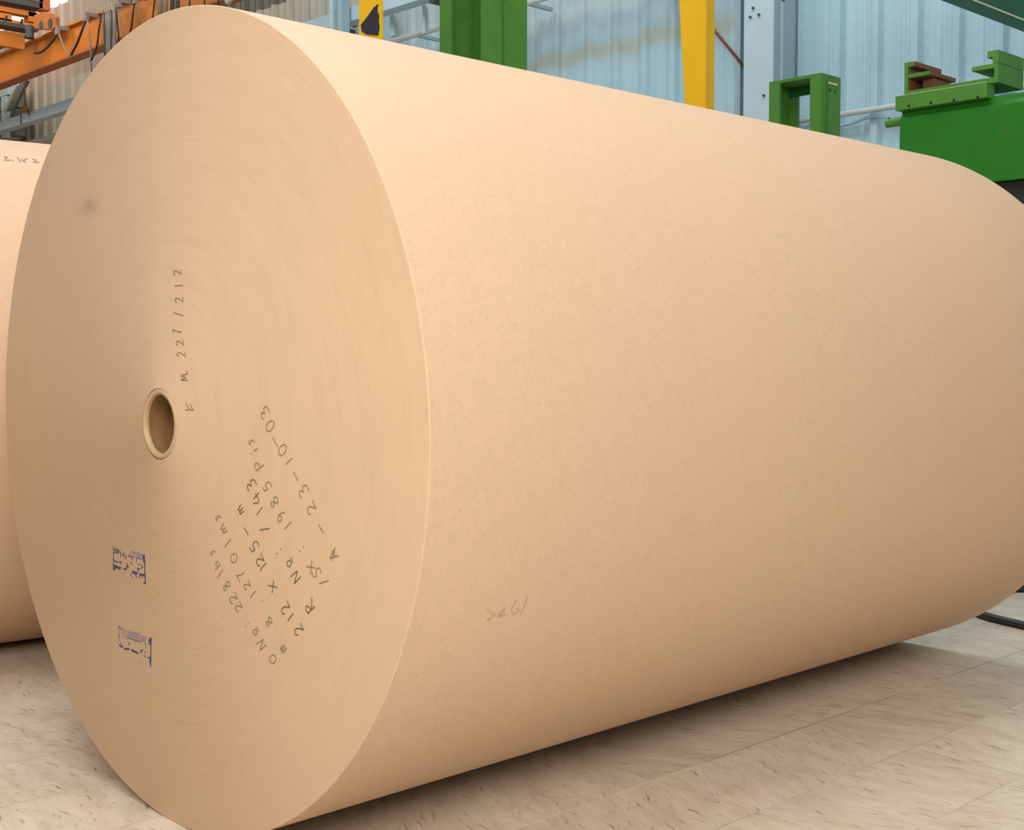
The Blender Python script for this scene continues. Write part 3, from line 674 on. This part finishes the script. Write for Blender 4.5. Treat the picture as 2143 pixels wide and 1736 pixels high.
# thin conduit right of the low green frame
a = P(1765, 238, Y=6.93); b = P(1878, 222, Y=6.93)
zc_ = (a.z+b.z)/2
cnd = thing('wall_conduit', (-4.4, 6.93, zc_), 'thin rusty conduit on the blue wall between low frame and machine', 'conduit')
m = M(); m.tube([(cx1+.02, 6.93, zc_), (b.x+1.6, 6.93, zc_)], .018, 10); m.build('conduit', M_PIPE, cnd, smooth=True)
pts = []; 
for i in range(40):
    x = cx1+.05 + i*.06; pts.append((x, 6.945, zc_-.055 + .018*math.sin(i*.9) + .010*math.sin(i*.37)))
m = M(); m.tube(pts, .009, 6); m.build('loose_cable', M_STEEL_D, cnd, smooth=True)
# diagonal tie rod
a = P(1478, 43, Y=6.9); b = P(1556, 138, Y=6.9)
d_ = (b-a)
tr = M(); tr.tube([a - d_*1.4, b+d_*.02], .011, 8); o = tr.build('tie_rod', M_RUST, smooth=True); tag(o, 'thin brown diagonal tie rod between yellow post and pale column', 'rod')
# added strip in place of the vertical shade beside the column
m = M(); q = P(1546, 100, Y=6.9); m.box(q.x-.03, q.x+.012, 6.90, 6.955, 0, 5.0); tag(m.build('wall_shading', M_STEEL_D), 'narrow blue-grey wall stud left of the pale column', 'shading')
# tall wall posts left of the hazard post
for (x0, x1, lab) in ((690, 696, 'slim pale steel post left of the hazard post'), (706, 715, 'blue-grey steel post nearest the hazard post')):
    m = M(); a = P(x0, 20, Y=6.3).x; b = P(x1, 20, Y=6.3).x; m.box(a, b, 6.3, 6.38, 0, 4.7); 
    m.box(a-.04, b+.04, 6.26, 6.42, 0, .012); tag(m.build('steel_post', M_STEEL if x0 < 700 else M_STEEL_D), lab, 'post', 'steel posts by the wall')
# switch cabinet between those posts and the hazard post
t = thing('wall_cabinet', (P(735, 50, Y=6.6).x, 6.7, 0), 'pale cabinet stand with dark openings behind the hazard post', 'cabinet')
m = M(); fb(m, 716, 760, 33, 200, 6.6, 6.9); o = P(716, 33, Y=6.6); m.build('body', M_STEEL, t)
m = M(); fb(m, 718, 728, 53, 62, 6.597, 6.603); m.build('opening', M_DARKST, t)
m = M(); fb(m, 738, 748, 44, 58, 6.597, 6.603); m.build('opening', M_DARKST, t)
m = M(); q0_ = P(716, 200, Y=6.6); q1_ = P(760, 200, Y=6.6)
m.box(q0_.x, q0_.x+.05, 6.6, 6.9, 0, q0_.z); m.box(q1_.x-.05, q1_.x, 6.6, 6.9, 0, q0_.z); m.build('stand', M_STEEL, t)
for (x0_, x1_, y_) in ((815, 823, 76), (883, 888, 70)):
    m = M(); q = P(x0_, y_, Y=6.52); m.box(q.x, P(x1_, y_, Y=6.52).x, 6.525, 6.56, q.z, zb0); m.build('hanger', M_STEEL, tray)
# ------------------------------------------------------------------ crane (upper left)
gY = 6.0
gz0 = (P(0, 180, Y=gY).z + P(219, 87, Y=gY).z)/2; gz1 = (P(0, 119, Y=gY).z + P(219, 11.5, Y=gY).z)/2
gd = thing('crane_girder', (-12, gY+.15, gz0), 'long orange crane girder with cables hanging along it, upper left', 'crane girder')
gx0, gx1 = -18.5, P(505, 5, Y=gY).x
m = M(); m.box(gx0, gx1, gY, gY+.15, gz0, gz0+.02); m.build('bottom_flange', M_ORANGE_D, gd)  # browner orange puts the underside shade into the flange colour
m = M(); m.box(gx0, gx1, gY+.025, gY+.13, gz0+.02, gz1-.02); m.build('web', M_ORANGE, gd)
m = M(); m.box(gx0, gx1, gY-.01, gY+.16, gz1-.02, gz1); m.build('top_flange', M_ORANGE, gd)
m = M(); m.tube([(gx0, gY-.06, gz1+.03), (P(62, 78, Y=gY-.06).x, gY-.06, gz1+.03)], .02, 8); m.build('cable_rail', M_DARKST, gd)
# what stands across it at the left end: the end carriage
eX = -13.9
ec = thing('crane_end_carriage', (eX, 5.9, gz1), 'orange crane end carriage and gearbox above the left end of the girder', 'crane carriage')
def xb(m, x0, x1, yt, yb, X0, X1, at=None):
    a = P(x0, yt, X=X0); b = P(x1, yt, X=X0); at = (x0+x1)/2 if at is None else at
    t = P(at, yt, X=X0); u = P(at, yb, X=X0); return m.box(X0, X1, a.y, b.y, u.z, t.z)
m = M(); xb(m, -25, 68, 22, 32, eX, eX+.12); xb(m, -25, 15, 32, 47, eX, eX+.12, 0); xb(m, 50, 68, 30, 50, eX, eX+.12); xb(m, -25, 68, 47, 58, eX, eX+.12); m.build('frame', M_ORANGE, ec)
m = M(); xb(m, -25, 64, 62, 70, eX-.05, eX+.16, 50); m.build('lower_rail', M_DARKST, ec)
m = M(); xb(m, -25, 72, 6, 18, eX-.05, eX+.16, 30); m.build('upper_rail', M_DARKST, ec)
m = M(); xb(m, -25, 72, -60, 5, eX-.05, eX+.16, 30); m.build('ceiling_board', M_GREYGR, ec)  # added board standing in for the grey-green ceiling above
m = M(); xb(m, 69, 91, -40, 26, eX, eX+.16); m.build('upright', M_ORANGE_D, ec)
m = M(); xb(m, -25, 45, 69, 100, eX+.02, eX+.10); m.build('back_plate', M_ORANGE, ec)
# gearbox: rounded plate with two dark ports, stands facing the camera side in plane Y
gb = 5.88
pl = [(69, 60), (69, 33), (78, 27), (90, 24.5), (103, 25.5), (113, 28.5), (116, 35), (116, 57), (108, 63)]
m = M(); m.prism([(P(x, y, Y=gb).x, P(x, y, Y=gb).z) for x, y in pl], gb, gb+.05); box_ = m.build('gearbox', paint('brown_orange_gearbox', (.36, .125, .035), .5, .25, 5), ec, bevel=.01)
for (x, y, r) in ((86.5, 52, .085), (105.5, 49, .10)):
    q = P(x, y, Y=gb); m = M(); m.tube([(q.x, gb-.006, q.z), (q.x, gb+.004, q.z)], r*.5, 16); sub(m, 'port', M_DARKST, box_)
m = M(); m.tube([P(47, 40, Y=5.82), P(42, 55, Y=5.82)], .012, 6); m.build('tie', M_DARKST, ec)
m = M(); m.tube([P(10, 45, Y=5.6), P(14, 33, Y=5.6)], .012, 6); m.build('tie', M_DARKST, ec)
m = M(); m.tube([P(61, 55, Y=5.84), P(63, 80, Y=5.84)], .045, 8)
m.build('buffer', M_DARKST, ec)

# festoon: trolleys on the girder's top flange, cables looping below
FY = 5.86
hang = [(120, 68), (180, 40), (248, 12), (283, 3)]
loops = [([(118,72),(112,84),(101,97),(90,107),(80,111),(72,111)], .018, M_CABLE, 'black cable drooping from the leftmost trolley on the orange girder'),
         ([(124,72),(131,92),(140,110),(150,118)], .010, M_CABLE_G, 'thin grey cable falling right of the leftmost trolley'),
         ([(177.5,46),(171,66),(162,90),(149,115)], .018, M_CABLE, 'black cable slanting down from the second trolley'),
         ([(183.5,44),(187,70),(189.5,100),(192,150)], .012, M_CABLE_G, 'grey cable hanging straight from the second trolley'),
         ([(211,34),(207,62),(204,90),(201,104),(195,118),(190,128)], .014, M_CABLE, 'black cable just left of the thick cable bundle'),
         ([(243,18),(245,45),(248,70),(249,92)], .012, M_CABLE, 'black cable just right of the thick cable bundle'),
         ([(249,16),(252,45),(256,70),(260,95)], .010, M_CABLE_G, 'grey cable second right of the thick bundle'),
         ([(281,4),(278,30),(275,58),(270,75)], .014, M_CABLE, 'black cable under the trolley touching the big roll edge'),
         ([(286,4),(291,26),(297,52)], .009, M_CABLE_G, 'thin grey cable under the rightmost trolley'),
         ([(328,-30),(323,5),(319,40)], .010, M_CABLE, 'single black cable left of the grey bundle over the roll'),
         ([(398,-20),(397,5),(397,20)], .012, M_CABLE, 'short black cable right of the grey bundle over the roll'),
         ([(426,-30),(428,0),(428,20)], .012, M_CABLE, 'black cable just left of the top of the roll'),
         ([(456,-30),(457,0),(457,20)], .012, M_CABLE, 'black cable nearest the cream loop at the top of the roll')]
for pts, r, mt, lab in loops:
    m = M(); m.tube([P(x, y, Y=FY) for x, y in pts], r*.68, 8); tag(m.build('festoon_cable', mt, smooth=True), lab, 'cable', 'cables hanging from the crane girder')
for i, x in enumerate((219, 224, 229, 234, 239)):
    m = M(); m.tube([P(x-1+i*.3, 24-i*1.5, Y=FY-.03), P(x+1, 60, Y=FY-.03), P(x+1-(x-229)*.12, 100, Y=FY-.03), P(x+1-(x-229)*.2, 125, Y=FY-.03)], .018, 8)
    tag(m.build('festoon_cable', M_CABLE_G if i % 3 else M_DARKST, smooth=True), 'one of the five thick cables bundled in front of the orange girder', 'cable', 'five bundled cables')
for i, x in enumerate((336, 347, 361, 372)):
    m = M(); m.tube([P(x, -40, Y=FY-.03), P(x, 0, Y=FY-.03), P(x-1, 40, Y=FY-.03)], .020, 8)
    tag(m.build('festoon_cable', M_CABLE_G if i < 2 else M_DARKST, smooth=True), 'one of four straight cables hanging just above the roll edge', 'cable', 'four cables above the roll edge')
m = M(); m.tube([P(471, -30, Y=FY), P(473, 0, Y=FY), P(478, 8, Y=FY), P(483, 0, Y=FY), P(485, -30, Y=FY)], .020, 10); tag(m.build('cable_loop', paint('cream_cable', (.42, .37, .30), .5), smooth=True), 'cream cable loop hanging right above the top of the roll', 'cable')
tl = ['leftmost small trolley on the orange girder', 'second small trolley on the orange girder', 'trolley right of the thick cable bundle', 'rightmost trolley clamp on the orange girder']
for (x, y), lab in zip(hang, tl):
    q = P(x, y, Y=FY); t = thing('cable_trolley', (q.x, FY, q.z-.09), lab, 'trolley', 'cable trolleys on the girder')
    m = M(); m.box(q.x-.02, q.x+.02, FY-.012, FY+.125, q.z+.032, q.z+.07); m.build('carriage', M_CABLE_G, t)
    m = M(); m.box(q.x-.03, q.x+.03, FY-.015, FY+.015, q.z-.02, q.z+.03); m.build('clamp', M_CREAM if x == 246 else M_CABLE_G, t)
q = P(228, 14, Y=FY-.03); m = M()
for i in range(5):
    p = P(215.5+i*5, 17-i*1.8, Y=FY-.04); m.box(p.x-.012, p.x+.012, FY-.05, FY+.0, p.z-.05, p.z+.02); m.box(p.x-.004, p.x+.004, FY, FY+.125, p.z+.002, p.z+.012)
tag(m.build('cable_clamp', paint('brass_clamp', (.45, .38, .24), .5)), 'row of pale clamps holding the thick cable bundle', 'clamp')

# ------------------------------------------------------------------ grey stair end, brace and lamp at the left edge
t = thing('grey_bracket_frame', (P(20, 230, Y=6.3).x, 6.4, 0), 'grey steel frame with a diagonal brace at the left edge under the girder', 'steel frame')
m = M(); fb(m, -60, 16, 172, 203, 6.62, 6.8, 0); fb(m, 2, 13, 203.5, 290, 6.62, 6.8); m.build('header', M_STEEL, t)
m = M(); fb(m, -60, 27, 203, 232, 6.66, 6.8, 0); fb(m, -60, 30, 236, 292, 6.66, 6.8, 0); m.build('panel', M_GREYGR, t)
m = M(); fb(m, 14, 32, 184, 205, 6.82, 6.85); fb(m, 14, 28, 205, 228, 6.82, 6.85); m.build('dark_opening', M_HOLE, t)
m = M(); m.add([], [])
a = P(18, 230, Y=6.57); b = P(47, 172, Y=6.57); d_ = Vector((.13, 0, 0))
m.add([a-d_*.7, a+d_, b+d_, b-d_*.7] + [p + Vector((0,.04,0)) for p in (a-d_*.7, a+d_, b+d_, b-d_*.7)], [(0,1,2,3),(7,6,5,4),(0,4,5,1),(1,5,6,2),(2,6,7,3),(3,7,4,0)])
br = m.build('diagonal_brace', M_GREYGR, t)
m = M(); m.tube([a-d_*.9, b-d_*.9], .03, 8); sub(m, 'brace_edge', M_PIPE, br)
m = M(); q = P(-30, 200, Y=6.66); q2 = P(-55, 200, Y=6.66); m.box(q2.x, q.x, 6.66, 6.8, 0, q.z+.4); m.build('leg', M_GREYGR, t)
t = thing('hanging_lamp', tuple(P(54, 243, Y=6.35)), 'small brown lamp hanging on a thin wire at the left', 'lamp')
m = M(); m.tube([P(51, 165, Y=6.35), P(52, 195, Y=6.35), P(53, 210, Y=6.35), P(56, 224, Y=6.35)], .009, 6); m.build('wire', M_BRASS, t, smooth=True)
c0 = P(53, 228, Y=6.35); m = M(); n = 16; prof = [(.01, .055), (.03, .04), (.052, .0), (.058, -.03), (.05, -.034), (.01, -.02)]
vs = [(c0.x + r*math.cos(2*math.pi*k_/n), c0.y + r*math.sin(2*math.pi*k_/n)-.0, c0.z + h) for r, h in prof for k_ in range(n)]
m.add(vs, [(i*n+k_, i*n+(k_+1) % n, (i+1)*n+(k_+1) % n, (i+1)*n+k_) for i in range(len(prof)-1) for k_ in range(n)]); m.build('lamp_shade', M_BRASS, t, smooth=True)
m = M(); m.tube([P(57, 228, Y=6.35), P(60, 232, Y=6.35), P(59.5, 240, Y=6.35)], .010, 8); m.build('hook', M_DARKST, t, smooth=True)
# rough brown bales stacked behind, between lower pipe and second roll
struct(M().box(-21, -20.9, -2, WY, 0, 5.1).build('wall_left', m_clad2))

# ------------------------------------------------------------------ black hose on the floor behind the roll
m = M(); hp = [(2330,1352),(2230,1332),(2143,1308),(2100,1298),(2060,1287),(2025,1272),(2010,1258),(2040,1243),(2090,1233),(2143,1231),(2230,1236),(2330,1252)]
pts = [P(x, y, Z=.011) for x, y in hp]; sm = []
for i in range(len(pts)-1):
    p0, p1, p2, p3 = pts[max(i-1,0)], pts[i], pts[i+1], pts[min(i+2, len(pts)-1)]
    for j in range(6):
        u = j/6; sm.append(.5*((2*p1)+(-p0+p2)*u+(2*p0-5*p1+4*p2-p3)*u*u+(-p0+3*p1-3*p2+p3)*u**3))
sm.append(pts[-1]); m.tube(sm, .011, 12); tag(m.build('rubber_hose', M_HOSE, smooth=True), 'black rubber hose curving over the floor behind the far end of the big roll', 'hose')
